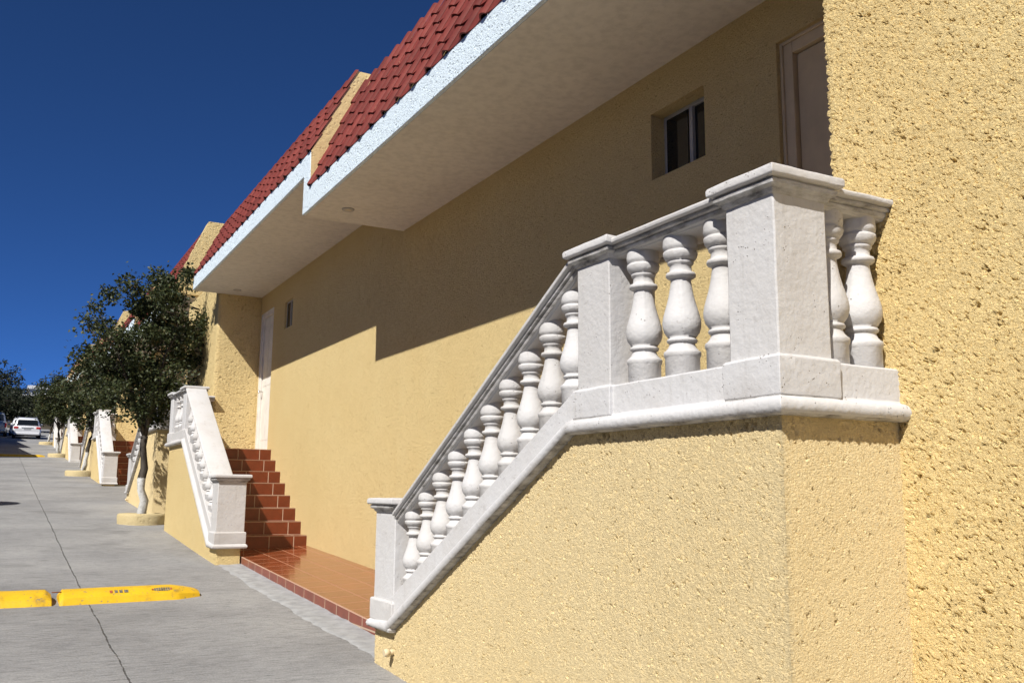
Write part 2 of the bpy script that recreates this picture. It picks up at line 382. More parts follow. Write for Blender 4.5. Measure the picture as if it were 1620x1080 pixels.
def bark():
    m, nt, b = newmat('bark_with_limewash', 0.95, 0.1)
    c = coords(nt); sp = nt.nodes.new('ShaderNodeSeparateXYZ'); nt.links.new(c, sp.inputs[0])
    v = noise(nt, coords(nt, (14, 14, 3)), 1.5, 5, 0.65)
    r = ramp(nt, [(0.3, (0.03, 0.026, 0.022)), (0.7, (0.115, 0.10, 0.085))]); nt.links.new(v.outputs[0], r.inputs[0])
    w = noise(nt, c, 22, 4, 0.65)
    wr = ramp(nt, [(0.3, (0.32, 0.31, 0.29)), (0.5, (0.60, 0.60, 0.58)), (0.8, (0.68, 0.68, 0.66))]); nt.links.new(w.outputs[0], wr.inputs[0])
    hh = math_(nt, 'ADD', sp.outputs[2], math_(nt, 'MULTIPLY', w.outputs[0], 0.08))
    mr = nt.nodes.new('ShaderNodeMapRange'); nt.links.new(hh, mr.inputs[0]); mr.inputs[1].default_value = 0.735; mr.inputs[2].default_value = 0.75
    nt.links.new(mix(nt, mr.outputs[0], wr.outputs[0], r.outputs[0]), b.inputs['Base Color'])
    bp = N(nt, 'ShaderNodeBump', Strength=0.9, Distance=0.012); nt.links.new(v.outputs[0], bp.inputs['Height']); nt.links.new(bp.outputs[0], b.inputs['Normal'])
    return m
M['bark'] = bark()

# ------------------------------------------------------------------ terrain profile
RP = [(-60, -5), (0, -1.5), (6.4, -1.15), (9, -1.03), (12, -0.865), (12.9, -0.815), (16, -0.60), (17.2, -0.525), (22.5, -0.20), (28, 0.15), (33.3, 0.5), (44, 1.22), (49.4, 1.6), (65.5, 2.88), (75, 3.68), (100, 5.8), (140, 9.5), (400, 30)]
def _hz(y):
    for (a, za), (b, zb) in zip(RP, RP[1:]):
        if y <= b: return za + (zb - za) * (y - a) / (b - a)
    return RP[-1][1]
def road_z(y): return sum(_hz(y + d) for d in (-1.2, -0.6, 0, 0.6, 1.2)) / 5
BEND = 0.0088
def bendx(y): return max(0.0, (y - 9.0)) * BEND

def sheet(name, mat, x0, x1, dz, ys, nx, zf=None):
    b = MB(); rows = []
    for y in ys:
        z = road_z(y) + dz
        rows.append([b.vert((x0 + (x1 - x0) * i / nx + bendx(min(y, 110)), y, z + (zf(x0 + (x1 - x0) * i / nx, y) if zf else 0))) for i in range(nx + 1)])
    for a, c in zip(rows, rows[1:]):
        for i in range(nx): b.face((a[i], a[i + 1], c[i + 1], c[i]), 0, True)
    return tag(b.build(name, mat, None, (0, 0, 0)), kind='structure')
ysr = [-20 + 0.5 * k for k in range(245)]
sheet('road', M['road'], -4.2, 3.3, 0, ysr, 4)
def hillf(x, y):
    h = -0.12
    d = max(0, y - 112); h += 0.012 * d * (1 - math.exp(-d / 40))
    d = max(0, -x - 9); h += min(d * 0.10, 9)
    return h
sheet('ground', M['earth'], -400, 400, 0, [-60, -30, -10] + [5 * k for k in range(0, 30)] + [160, 180, 210, 250, 300, 400, 600], 160, hillf)

# ------------------------------------------------------------------ house and stair module
Xf, Xp, Xm, Xe = 2.40, 3.036, 3.754, 2.604
W = 0.262                                   # parapet thickness

def wallgrid(b, pts, ztop, zbot, du, nv, m=0):
    """dense vertical surface along a plan polyline (smooth, so it can be displaced)"""
    path = []
    for (a, c) in zip(pts, pts[1:]):
        L = math.dist(a, c); n = max(1, int(L / du))
        for k in range(n): path.append((a[0] + (c[0] - a[0]) * k / n, a[1] + (c[1] - a[1]) * k / n))
    path.append(pts[-1])
    cols = []
    for (x, y) in path:
        z1 = ztop(x, y); z0 = zbot(x, y)
        cols.append([b.vert((x, y, z0 + (z1 - z0) * j / nv)) for j in range(nv + 1)])
    for a, c in zip(cols, cols[1:]):
        for j in range(nv): b.face((a[j], c[j], c[j + 1], a[j + 1]), m, True)

def moulded(b, x0, x1, y0, y1, prof, m=0, mats=None):
    """stack of offset rectangles: prof = [(outset, z)]"""
    rs = [[(x0 - o, y0 - o, z), (x1 + o, y0 - o, z), (x1 + o, y1 + o, z), (x0 - o, y1 + o, z)] for o, z in prof]
    b.rings(rs, m)

BAL = [(0.073, 0.0), (0.073, 0.085), (0.075, 0.088), (0.078, 0.096), (0.079, 0.104), (0.077, 0.112), (0.068, 0.118), (0.066, 0.122), (0.060, 0.128), (0.055, 0.140), (0.053, 0.150), (0.062, 0.153), (0.065, 0.160), (0.062, 0.167),
       (0.056, 0.171), (0.063, 0.180), (0.075, 0.198), (0.081, 0.220), (0.082, 0.240), (0.078, 0.265), (0.070, 0.295), (0.060, 0.33), (0.052, 0.365), (0.046, 0.40), (0.043, 0.428), (0.044, 0.434),
       (0.056, 0.438), (0.063, 0.444), (0.064, 0.452), (0.061, 0.460), (0.050, 0.464), (0.047, 0.470), (0.046, 0.492), (0.052, 0.498), (0.056, 0.503), (0.056, 0.509), (0.054, 0.513), (0.062, 0.518), (0.071, 0.532), (0.074, 0.546), (0.073, 0.554),
       (0.067, 0.558), (0.067, 0.562), (0.072, 0.566), (0.0745, 0.58), (0.0735, 0.605), (0.070, 0.635), (0.066, 0.655)]
_b = MB(); _b.lathe([(r, z - 0.10 if i == 0 else z) for i, (r, z) in enumerate(BAL)], 48, seam=0.0022)
_balobj = _b.build('baluster', M['stone'])
BALMESH = _balobj.data; bpy.data.objects.remove(_balobj)

def balustrade(name, label, yc, s, rim, bend, lowin, lowend, lowrim, n_inc, n_land, cap_h, dens, z_low_cap):
    """stone balustrade on its stucco base; u runs from the landing corner down to the low newel"""
    root = thing(name, (Xf, yc, road_z(yc)), label, 'balustrade', 'white stone stair balustrades along the street')
    Y = lambda u: yc + s * u
    H_P = 0.207
    wz = (lambda o: weather(o)) if dens < 0.02 else (lambda o: o)
    def rimz(u):
        if u <= bend: return rim
        if u >= lowin: return lowrim
        return rim + (lowrim - rim) * (u - bend) / (lowin - bend)
    xe = Xp + 0.01
    # stucco base wall
    b = MB(); o = 0.02
    near = dens < 0.02
    zt = lambda x, y: rimz((y - yc) * s) + 0.012
    zb = lambda x, y: road_z(y) - 0.35
    pts = [(xe, Y(o)), (Xf + o, Y(o)), (Xf + o, Y(bend)), (Xf + o, Y(lowin)), (Xf + o, Y(lowend - o)), (Xf + W + 0.05, Y(lowend - o))]
    wallgrid(b, pts if s > 0 else pts, zt, zb, dens, int(1.6 / dens))
    b2 = MB()
    ob = b.build('base_wall', M['stucco_base'] if near else M['stucco_wall'], root)
    if s < 0 or True:   # outward normals
        me = ob.data
        c0 = me.polygons[len(me.polygons) // 2]
        if c0.normal.x > 0: me.flip_normals()
    # plinth with its half-round rim, mitred round the landing corner
    prof = [(0.012, 0.0), (0.026, 0.001), (0.038, 0.008), (0.046, 0.020), (0.0485, 0.033), (0.046, 0.046), (0.038, 0.058), (0.024, 0.065), (0.006, 0.070), (0.0, 0.078), (0.0, 0.086), (0.0, H_P - 0.006), (-0.006, H_P), (-W + 0.006, H_P), (-W, H_P - 0.006), (-W, 0.0)]
    path = [('r', xe), ('c', 0), ('u', bend), ('u', lowin + 0.03), ('u', lowend - 0.012)]
    rs = []
    for k, (t, v) in enumerate(path):
        ring = []
        for (of, dz) in prof:
            if t == 'r': ring.append((v, Y(-of), rim + dz))
            elif t == 'c': ring.append((Xf - of, Y(-of), rim + dz))
            else:
                sc = 1.0 if v <= bend + .01 else (1.16 if v < lowend - 0.1 else 0.75)
                ring.append((Xf - of, Y(v), rimz(v) + dz * sc))
        rs.append(ring)
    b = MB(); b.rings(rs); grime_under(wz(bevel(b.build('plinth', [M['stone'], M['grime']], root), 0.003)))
    top = rim + H_P
    cap = rim + cap_h
    # newels
    def newel(x0, x1, u0, u1, zb_, blk, zt_, capz, lowrim_=None, grimy=True):
        ya, yb = sorted((Y(u0), Y(u1)))
        b = MB(); b.box(x0, x1, ya, yb, zb_, capz - 0.06)
        sh = wz(bevel(b.build('newel', M['stone'], root), 0.006))
        b = MB()
        p = [(0.018, blk[0] - 0.0), (0.020, blk[0] + 0.012), (0.021, blk[1] - 0.012), (0.014, blk[1] - 0.002), (0.0025, blk[1])]
        moulded(b, x0, x1, ya, yb, p)
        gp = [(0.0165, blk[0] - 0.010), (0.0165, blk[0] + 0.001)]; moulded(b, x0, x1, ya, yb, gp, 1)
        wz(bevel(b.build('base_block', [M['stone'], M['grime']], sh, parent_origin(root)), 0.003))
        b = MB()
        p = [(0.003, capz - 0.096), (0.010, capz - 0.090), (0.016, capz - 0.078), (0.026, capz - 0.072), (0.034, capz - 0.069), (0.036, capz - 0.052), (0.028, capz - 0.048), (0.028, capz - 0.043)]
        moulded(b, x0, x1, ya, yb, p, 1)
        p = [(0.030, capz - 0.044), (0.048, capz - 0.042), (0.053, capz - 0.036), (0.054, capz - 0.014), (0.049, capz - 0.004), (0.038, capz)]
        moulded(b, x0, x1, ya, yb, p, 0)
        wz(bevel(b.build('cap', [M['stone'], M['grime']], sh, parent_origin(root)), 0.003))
        if lowrim_ is not None:
            b = MB(); moulded(b, x0, x1, ya, yb, [(0.010, lowrim_), (0.034, lowrim_ + 0.006), (0.040, lowrim_ + 0.022), (0.034, lowrim_ + 0.042), (0.016, lowrim_ + 0.055)])
            b.build('base_rim', M['stone'], sh, parent_origin(root))
        return sh
    newel(Xf + 0.001, Xf + 0.266, 0.001, 0.256, top - 0.05, (rim + 0.072, top + 0.012), 0, cap)
    newel(Xf + 0.001, Xf + 0.266, bend - 0.315, bend - 0.045, top - 0.05, (rim + 0.072, top + 0.004), 0, cap - 0.01)
    newel(Xf + 0.001, Xf + 0.345, lowin + 0.012, lowend, lowrim + 0.02, (lowrim + 0.056, lowrim + 0.20), 0, z_low_cap, lowrim)
    # hand rails
    hw = W / 2
    hp = [(-0.108, 0.0), (-0.110, 0.006), (-0.124, 0.010), (-0.132, 0.020), (-0.133, 0.028), (-0.127, 0.030), (-0.148, 0.033), (-0.150, 0.046), (-0.142, 0.049), (-0.171, 0.052), (-0.174, 0.057), (-0.174, 0.068), (-0.168, 0.076), (-0.154, 0.080)]
    hp = hp + [(-a, z) for a, z in hp[::-1]]
    hm = hp
    def rail(ringf, u0, u1):
        b = MB(); rs = [[ringf(v, a, z) for a, z in hp] for v in (u0, u1)]
        n = len(hp)
        ids = [[b.vert(p) for p in r] for r in rs]
        for i in range(n):
            j = (i + 1) % n
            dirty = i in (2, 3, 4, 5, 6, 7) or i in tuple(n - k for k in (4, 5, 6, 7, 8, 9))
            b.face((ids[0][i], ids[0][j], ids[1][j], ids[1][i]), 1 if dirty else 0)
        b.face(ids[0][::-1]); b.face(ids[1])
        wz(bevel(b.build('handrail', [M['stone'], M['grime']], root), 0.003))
    rt = cap - 0.024 - 0.080              # underside of the level rail
    rail(lambda v, a, z: (Xf + hw - 0.004 + a * 0.86, Y(v), rt + z), 0.262, bend - 0.318)
    rail(lambda v, a, z: (v, Y(hw - 0.004 + a * 0.86), rt + z), Xf + 0.27, xe)
    uA, uB = bend - 0.047, lowin + 0.014
    zA, zB = rt - 0.008, z_low_cap - 0.100 - 0.080
    rail(lambda v, a, z: (Xf + hw - 0.004 + a * 0.86, Y(v), zA + (zB - zA) * (v - uA) / (uB - uA) + z * 1.16), uA, uB)
    def bal(x, u, zbase, ztop):
        o = bpy.data.objects.new('baluster', BALMESH); COL.objects.link(o); o.parent = root
        o.location = Vector((x, Y(u), zbase)) - Vector(root.location)
        o.rotation_euler.z = random.uniform(0, 6.28)
        o.scale.z = (ztop - zbase) / 0.62
    for k in range(n_land):
        u = 0.256 + (bend - 0.315 - 0.256) * (k + 0.5) / n_land
        bal(Xf + hw - 0.034, u, top - 0.002, rt + 0.006)
    nr = 2
    for k in range(nr):
        x = Xf + 0.266 + (Xp - Xf - 0.266) * (k + 0.5) / nr
        bal(x, hw - 0.034, top - 0.002, rt + 0.006)
    for k in range(n_inc):
        u = uA + 0.055 + (uB - uA - 0.075) * (k + 0.5) / n_inc
        zb_ = rimz(u) + H_P * 1.1
        zt_ = zA + (zB - zA) * (u - uA) / (uB - uA)
        sl = (lowrim - rim) / (lowin - bend) * 0.045
        bal(Xf + hw - 0.034, u, zb_ + sl * .5, zt_ + 0.012)
    return root

m1 = []
balA = balustrade('balustrade', 'large white balustrade nearest the camera on a rough yellow stucco base',
                  2.41, 1, 0.286, 1.365, 3.60, 3.98, -0.912, 10, 3, 0.909, 0.0085, -0.027)
balB = balustrade('balustrade', 'white balustrade going up behind the first tree pot, beside the sunlit red steps',
                  16.03, -1, 0.725, 1.50, 3.80, 4.14, -0.675, 10, 3, 0.87, 0.035, 0.225)
# pipe stub on the near base wall
b = MB(); b.tube([(Xf + 0.03, 6.02, -1.035), (Xf - 0.035, 6.02, -1.035)], 0.018, 12); b.tube([(Xf - 0.02, 6.02, -1.035), (Xf - 0.055, 6.02, -1.038)], [0.027, 0.024], 12)
b.build('pipe_stub', M['pvc'], balA)

def steps(yb, yt, z0, z1, n, label):
    """staircase rising from (yb,z0) to (yt,z1)"""
    s = 1 if yt > yb else -1
    root = thing('staircase', (Xf + W, yb, z0), label, 'stairs', 'red tiled staircases between balustrade and wall')
    r = (z1 - z0) / n; t = abs(yt - yb) / n
    for k in range(n):
        y0 = yb + s * t * k; za = z0 + r * k; zb = za + r
        y1 = yb + s * (t * (k + 1) + 0.0) if k < n - 1 else yb + s * (t * (k + 1) + 0.95)
        b = MB(); xa, xb = Xf + W + 0.004, Xm + 0.02
        lo = za - 0.30
        # riser
        b.poly([(xa, y0, lo), (xb, y0, lo), (xb, y0, zb - 0.012), (xa, y0, zb - 0.012)], 0)
        # light grout nosing
        b.poly([(xa, y0, zb - 0.012), (xb, y0, zb - 0.012), (xb, y0 - s * 0.004, zb - 0.001), (xa, y0 - s * 0.004, zb - 0.001)], 2)
        b.poly([(xa, y0 - s * 0.004, zb - 0.001), (xb, y0 - s * 0.004, zb - 0.001), (xb, y0 + s * 0.010, zb), (xa, y0 + s * 0.010, zb)], 2)
        b.poly([(xa, y0 + s * 0.010, zb), (xb, y0 + s * 0.010, zb), (xb, y1 + s * 0.02, zb), (xa, y1 + s * 0.02, zb)], 1)
        o = bpy.data.objects.new('step', None)
        bb = b.build('step', [M['tile_riser'], M['tile_tread'], M['grout']], root, (xa, y0, za), recalc=False)
        bb.location = Vector((xa, y0, za)) - Vector(root.location)
    return root
M['grout'] = paint('grout', (0.52, 0.36, 0.26), 0.8)
stA = steps(5.85, 3.85, -0.93, 0.23, 6, 'red tiled staircase hidden behind the nearest white balustrade')
stB = steps(12.62, 15.05, -0.735, 0.678, 8, 'sunlit red tiled steps climbing to the narrow white door beside the first tree')

# tiled platform between the two stairs
pf = thing('tiled_platform', (2.74, 9.2, -0.93), 'glossy orange-red tiled platform between the two nearest staircases', 'platform', 'tiled platforms at the foot of the stairs')
b = MB(); nn = 24
ya, yb = 5.80, 12.63
zf = lambda y: -0.735 - 0.0495 * (12.8 - y)
A = [[(2.735, ya + (yb - ya) * k / nn, zf(ya + (yb - ya) * k / nn)), (Xm + 0.02, ya + (yb - ya) * k / nn, zf(ya + (yb - ya) * k / nn) + 0.05)] for k in range(nn + 1)]
for a, c in zip(A, A[1:]): b.poly([a[0], a[1], c[1], c[0]])
b.build('tile_top', M['tile_floor'], pf)
b = MB()
for a, c in zip(A, A[1:]):
    p, q = a[0], c[0]; d = 0.002
    b.poly([(p[0] - d, p[1], p[2] - 0.006), (q[0] - d, q[1], q[2] - 0.006), (q[0] - d, q[1], q[2] - 0.26), (p[0] - d, p[1], p[2] - 0.26)], 0)
    b.poly([(p[0] - d, p[1], p[2] - 0.006), (q[0] - d, q[1], q[2] - 0.006), (q[0] + 0.006, q[1], q[2] + 0.0015), (p[0] + 0.006, p[1], p[2] + 0.0015)], 1)
o = b.build('tile_edge', [M['tile_edge_l'] if 'tile_edge_l' in M else M['tile_edge'], M['grout']], pf, recalc=False)
# cement fillet along the platform foot
def fillet(y0, y1, label):
    b = MB(); rows = []; n = int((y1 - y0) / 0.06)
    for k in range(n + 1):
        y = y0 + (y1 - y0) * k / n; z = road_z(y)
        e = 0.06 * mnoise.noise((y * 2.1, 3.3, 0)) + 0.03 * mnoise.noise((y * 8, 1.3, 0))
        xo = 2.40 + e
        pz = zf(y) - 0.092 + 0.014 * mnoise.noise((y * 5, 9, 0))
        row = []
        for j in range(7):
            t = j / 6; x = xo + (2.742 - xo) * t
            zz = (z + 0.004) * (1 - t) + max(pz, z + 0.008) * t + 0.012 * mnoise.noise((x * 9, y * 6, 0)) * math.sin(PI * t)
            row.append(b.vert((x, y, zz if j else z - 0.02)))
        rows.append(row)
    for a, c in zip(rows, rows[1:]):
        for j in range(6): b.face((a[j], a[j + 1], c[j + 1], c[j]), 0, True)
    return tag(b.build('cement_fillet', M['cement'], None, (2.4, y0, road_z(y0))), label, 'kerb', 'cement strips along the platforms')
fl = fillet(6.30, 12.15, 'grey cement strip along the foot of the nearest tiled platform')

def wall_open(b, x, y0, y1, z0, z1, holes, depth, m=0):
    """wall face at x (facing -X) with rectangular holes [(y0,y1,z0,z1)] and reveals"""
    ysx = sorted({y0, y1, *[h[0] for h in holes], *[h[1] for h in holes]})
    zs = sorted({z0, z1, *[h[2] for h in holes], *[h[3] for h in holes]})
    for a, c in zip(ysx, ysx[1:]):
        for d, e in zip(zs, zs[1:]):
            cy, cz = (a + c) / 2, (d + e) / 2
            if any(h[0] < cy < h[1] and h[2] < cz < h[3] for h in holes): continue
            b.poly([(x, a, d), (x, a, e), (x, c, e), (x, c, d)], m)
    for (a, c, d, e) in holes:
        X2 = x + depth
        b.poly([(x, a, d), (X2, a, d), (X2, a, e), (x, a, e)], m); b.poly([(x, c, e), (X2, c, e), (X2, c, d), (x, c, d)], m)
        b.poly([(x, a, e), (X2, a, e), (X2, c, e), (x, c, e)], m); b.poly([(x, c, d), (X2, c, d), (X2, a, d), (x, a, d)], m)

def tiles(y0, y1, p0, p1, pitch=0.306, courses=5):
    """rolled roof tiles on a steep slope from p0=(x,z) up to p1"""
    b = MB()
    sl = Vector((p1[0] - p0[0], 0, p1[1] - p0[1])); L = sl.length; d = sl / L
    nrm = Vector((-d.z, 0, d.x))
    cl = L / courses; prof = []
    K = 12
    for k in range(K + 1):
        t = k / K
        if t < 0.30: h = 0.028 * math.sin(PI * t / 0.30) ** 0.8
        else: h = -0.002 - 0.010 * math.sin(PI * (t - 0.30) / 0.70)
        prof.append((t, h))
    ncol = int(math.ceil((y1 - y0) / pitch))
    rr = random.Random(3)
    for c in range(courses):
        s0 = c * cl - (0.03 if c else 0.004); s1 = (c + 1) * cl + 0.02
        for q in range(ncol):
            j = rr.uniform(-0.006, 0.006); ly = rr.uniform(-0.004, 0.004)
            ring0, ring1, ringu = [], [], []
            for t, h in prof:
                y = min(y0 + (q + t) * pitch * 1.0 + ly, y1)
                P0 = Vector((p0[0], y, p0[1])) + d * (s0 + j) + nrm * (h + 0.026)
                P1 = Vector((p0[0], y, p0[1])) + d * s1 + nrm * (h + 0.004)
                ring0.append(P0); ring1.append(P1); ringu.append(P0 - nrm * 0.015)
            i0 = [b.vert(p) for p in ring0]; i1 = [b.vert(p) for p in ring1]; iu = [b.vert(p) for p in ringu]
            for k in range(K):
                b.face((i0[k], i1[k], i1[k + 1], i0[k + 1]), 0, True)
            j0 = [b.vert(p) for p in ring0]
            for k in range(K): b.face((iu[k], j0[k], j0[k + 1], iu[k + 1]), 0, False)
    return b

def window(root, y0, y1, z0, z1, x):
    b = MB(); f = 0.028; xa, xb = x - 0.012, x + 0.03
    b.box(xa, xb, y0, y1, z1 - f, z1); b.box(xa, xb, y0, y1, z0, z0 + f); b.box(xa, xb, y0, y0 + f, z0 + f, z1 - f); b.box(xa, xb, y1 - f, y1, z0 + f, z1 - f)
    ym = (y0 + y1) / 2 - 0.01
    b.box(xa - 0.006, xb, ym - 0.022, ym + 0.012, z0 + f, z1 - f); b.box(xa + 0.02, xb - 0.004, ym + 0.014, ym + 0.034, z0 + f, z1 - f)
    w = bevel(b.build('window', M['alu'], root), 0.003)
    b = MB(); b.box(x + 0.006, x + 0.012, y0 + f, ym - 0.022, z0 + f, z1 - f); b.build('pane', M['glass'], w, parent_origin(root))
    b = MB(); b.box(x - 0.010, x - 0.004, ym + 0.034, y1 - f, z0 + f, z1 - f); b.build('pane', M['glass'], w, parent_origin(root))

def door(root, y0, y1, z0, z1, x, hinge_far):
    b = MB(); f = 0.085
    b.box(x - 0.03, x + 0.06, y0, y0 + f, z0, z1); b.box(x - 0.03, x + 0.06, y1 - f, y1, z0, z1); b.box(x - 0.03, x + 0.06, y0 + f, y1 - f, z1 - f, z1)
    b.box(x - 0.045, x - 0.03, y0, y0 + 0.02, z0, z1); b.box(x - 0.045, x - 0.03, y1 - 0.02, y1, z0, z1); b.box(x - 0.045, x - 0.03, y0 + .02, y1 - .02, z1 - 0.02, z1)
    dm = M['door_cream'] if hinge_far else M['door']
    fr = bevel(b.build('door_frame', dm, root), 0.004)
    b = MB(); a, c = y0 + f + 0.008, y1 - f - 0.008
    b.box(x + 0.0, x + 0.045, a, c, z0 + 0.01, z1 - f - 0.008)
    for (p, q) in ((0.08, 0.46), (0.54, 0.92)):
        for (e, g) in ((0.08, 0.42), (0.48, 0.90)):
            b.box(x - 0.004, x - 0.0005, a + (c - a) * p, a + (c - a) * q, z0 + (z1 - z0 - f) * e, z0 + (z1 - z0 - f) * g)
    dr = bevel(b.build('door', dm, root), 0.002)
    ky = a + 0.07 if hinge_far else c - 0.07
    b = MB(); b.tube([(x, ky, z0 + 1.0), (x - 0.05, ky, z0 + 1.0)], 0.012, 10); b.tube([(x - 0.045, ky, z0 + 1.0), (x - 0.085, ky, z0 + 1.0)], [0.02, 0.026], 12)
    b.build('handle', M['chrome'], dr, parent_origin(root))

def downlight(root, x, y, z):
    b = MB(); b.lathe([(0.040, -0.012), (0.062, -0.012), (0.066, -0.004), (0.066, 0.01)], 24, (x, y, z)); 
    o = b.build('downlight', M['alu'], root)
    b = MB(); b.lathe([(0.002, -0.014), (0.025, -0.0145), (0.039, -0.013), (0.039, -0.002)], 24, (x, y, z)); b.build('lens', M['lens'], o, parent_origin(root))

def house(kind, label):
    A_ = kind == 'A'
    y0, y1 = (2.68, 9.42) if A_ else (9.42, 15.88)
    zs = 2.905 if A_ else 3.328             # soffit
    ft = 3.16 if A_ else 3.562              # fascia top
    rt = (3.17, 4.42) if A_ else (3.085, 4.545)
    root = thing('house', (Xm, (y0 + y1) / 2, road_z((y0 + y1) / 2)), label, 'house', 'yellow stucco houses under red tiled eaves')
    if A_: holes = [(2.78, 3.70, 0.23, 2.60), (4.335, 4.89, 2.126, 2.60)]
    else: holes = [(15.0, 15.84, 0.678, 3.02), (13.87, 14.32, 2.53, 2.965)]
    b = MB(); wall_open(b, Xm, y0, y1, -1.6, zs + 0.05, holes, 0.16)
    b.build('wall', M['stucco_wall'], root, recalc=False)
    h = holes[0]; door(root, h[0], h[1], h[2], h[3], Xm + (0.07 if A_ else 0.05), A_)
    h = holes[1]; window(root, h[0], h[1], h[2], h[3], Xm + (0.125 if A_ else 0.045))
    # body behind the wall
    b = MB(); b.box(Xm + 0.17, Xm + 7, y0 + 0.003, y1 - 0.003, -1.6, rt[1] - 0.28); b.build('rear_block', M['stucco_far'], root)
    # eave slab: fascia front + soffit underneath
    yf0 = y0 if A_ else 9.20
    b = MB()
    if A_:
        b.box(Xe, Xe + 0.16, yf0, 9.195, zs, ft)
    else:
        b.prism_x([(9.20, 2.905), (9.42, 2.905), (9.42, zs), (y1, zs), (y1, ft), (9.20, ft)], Xe - 0.001, Xe + 0.16)
    bevel(b.build('fascia', M['fascia'], root), 0.006)
    b = MB()
    ya_, yb_ = (yf0, 9.195) if A_ else (9.424, y1)
    b.box(Xe + 0.03, Xm + 0.02, ya_, yb_, zs - 0.004, zs + 0.12)
    if A_: b.box(Xe + 0.163, Xm + 0.02, 9.1955, 9.42, zs - 0.004, zs + 0.42); b.box(Xe + 0.03, Xe + 0.1625, 9.1955, 9.416, zs - 0.004, zs - 0.0006)
    b.build('soffit', M['soffit'], root)
    tl = tiles(yf0 - (0.0 if A_ else 0.012), y1 if not A_ else 9.196, (Xe + 0.01, ft - 0.01), rt)
    tl.build('roof', M['roof'], root, recalc=False)
    b = MB(); b.prism_y([(Xe + 0.03, ft - 0.03), (rt[0] + 0.02, rt[1] - 0.02), (Xm + 7, rt[1] - 0.02), (Xm + 7, rt[1] - 0.27), (Xe + 0.17, ft - 0.03)], y0 + (0.005 if A_ else 0.01), y1 - 0.005 if not A_ else 9.19)
    b.build('roof_slab', M['stucco_smooth'], root)
    # party wall rising through the roof at the unit's near end
    yw = (9.195, 9.43) if not A_ else (2.60, 2.90)
    if not A_:
        pp = [(Xe + 0.012, ft - 0.38), (Xe + 0.003, ft - 0.006), (rt[0] - 0.010, rt[1] + 0.006), (rt[0] + 0.15, rt[1] + 0.006), (rt[0] + 0.165, ft - 0.38)]
    else:
        pp = [(Xe - 0.01, zs + 0.05), (Xe - 0.01, ft + 0.03), (rt[0] - 0.03, rt[1] + 0.06), (rt[0] + 0.6, rt[1] + 0.06), (rt[0] + 0.6, zs + 0.05)]
    b = MB(); b.prism_y(pp, yw[0] + 0.002, yw[1]); b.build('party_wall', M['stucco_smooth'] if not A_ else M['stucco_far'], root)
    if A_: downlight(root, 2.95, 8.95, zs - 0.004)
    else: downlight(root, 3.24, 15.45, zs - 0.004)
    return root
hA = house('A', 'yellow house with a small square window above the nearest balustrade')
hB = house('B', 'yellow house whose eave steps higher, with a narrow white door at its far end')

# projecting walls: the near one at the right edge and the one behind the first tree
pw0 = thing('projecting_wall', (Xp, 0.5, road_z(0.5)), 'very rough yellow stucco wall filling the right edge, where the near balustrade ends', 'wall')
b = MB(); wallgrid(b, [(Xp, 1.45), (Xp, 2.68), (Xp + 0.03, 2.68), (Xm + 0.1, 2.68)], lambda x, y: 3.0, lambda x, y: -1.75, 0.0075, 620)
wallgrid(b, [(Xp, -7.0), (Xp, 1.45)], lambda x, y: 3.0, lambda x, y: -1.75, 0.4, 12)
ow = b.build('wall_face', M['stucco_rough'], pw0)
if ow.data.polygons[10].normal.x > 0: ow.data.flip_normals()
b = MB(); b.box(Xp + 0.03, Xm + 7, -7.0, 2.59, -1.75, 3.35); b.box(Xp, Xp + 0.029, -7.0, 2.59, 3.0, 3.35); b.build('wall_core', M['stucco_far'], pw0)

pw1 = thing('projecting_wall', (Xp, 17.3, road_z(17.3)), 'plain yellow wall behind the first tree, partly in the shade of the landing', 'wall', 'yellow walls between the houses')
b = MB(); wallgrid(b, [(Xm + 0.1, 15.885), (Xp, 15.885), (Xp, 18.775), (Xm + 0.1, 18.775)], lambda x, y: 3.33 + 0.3, lambda x, y: -1.2, 0.06, 60)
o = b.build('wall_face', M['stucco_far'], pw1)
b = MB(); b.box(Xp + 0.02, Xm + 6.9, 15.90, 18.76, -1.2, 3.62); b.build('wall_core', M['stucco_far'], pw1)

# ------------------------------------------------------------------ repeat the module up the street
P = 16.1
mods = [(1, 0.87), (2, 1.82), (3, 2.86)]
nth = {1: 'second', 2: 'third', 3: 'fourth'}
lab = {
 'balA': {1: 'white balustrade seen edge-on just behind the trunk of the first tree', 2: 'small white balustrade seen edge-on behind the second tree', 3: 'tiny white balustrade up the street behind the third tree'},
 'balB': {1: 'white balustrade with a broad low newel between the first and second trees', 2: 'small white balustrade between the second and third trees', 3: 'farthest white balustrade beside the rear of the white car'},
 'stA': {k: 'red steps hidden behind the %s pair of balustrades up the street' % nth[k] for k in nth},
 'stB': {1: 'shaded dark red steps between the first and second trees', 2: 'dark red steps glimpsed between the second and third trees', 3: 'farthest red steps, up the street by the white car'},
 'pf': {1: 'red tiled platform just beyond the first tree', 2: 'red tiled platform beyond the second tree', 3: 'red tiled platform beyond the third tree'},
 'fl': {1: 'grey cement strip below the platform beyond the first tree', 2: 'grey cement strip below the platform beyond the second tree', 3: 'grey cement strip below the platform beyond the third tree'},
 'hA': {1: 'yellow house whose party wall and red roof rise above the first tree', 2: 'yellow house with a pale roof end standing against the sky above the far trees', 3: 'yellow house far up the street behind the third tree'},
 'hB': {1: 'yellow house behind the first tree crown, its second red roof just showing over the leaves', 2: 'yellow house hidden behind the second and third tree crowns', 3: 'last yellow house up the street beside the white car'},
 'pw1': {1: 'small yellow wall behind the second tree', 2: 'small yellow wall behind the third tree', 3: 'farthest yellow wall, behind the fourth tree'},
}
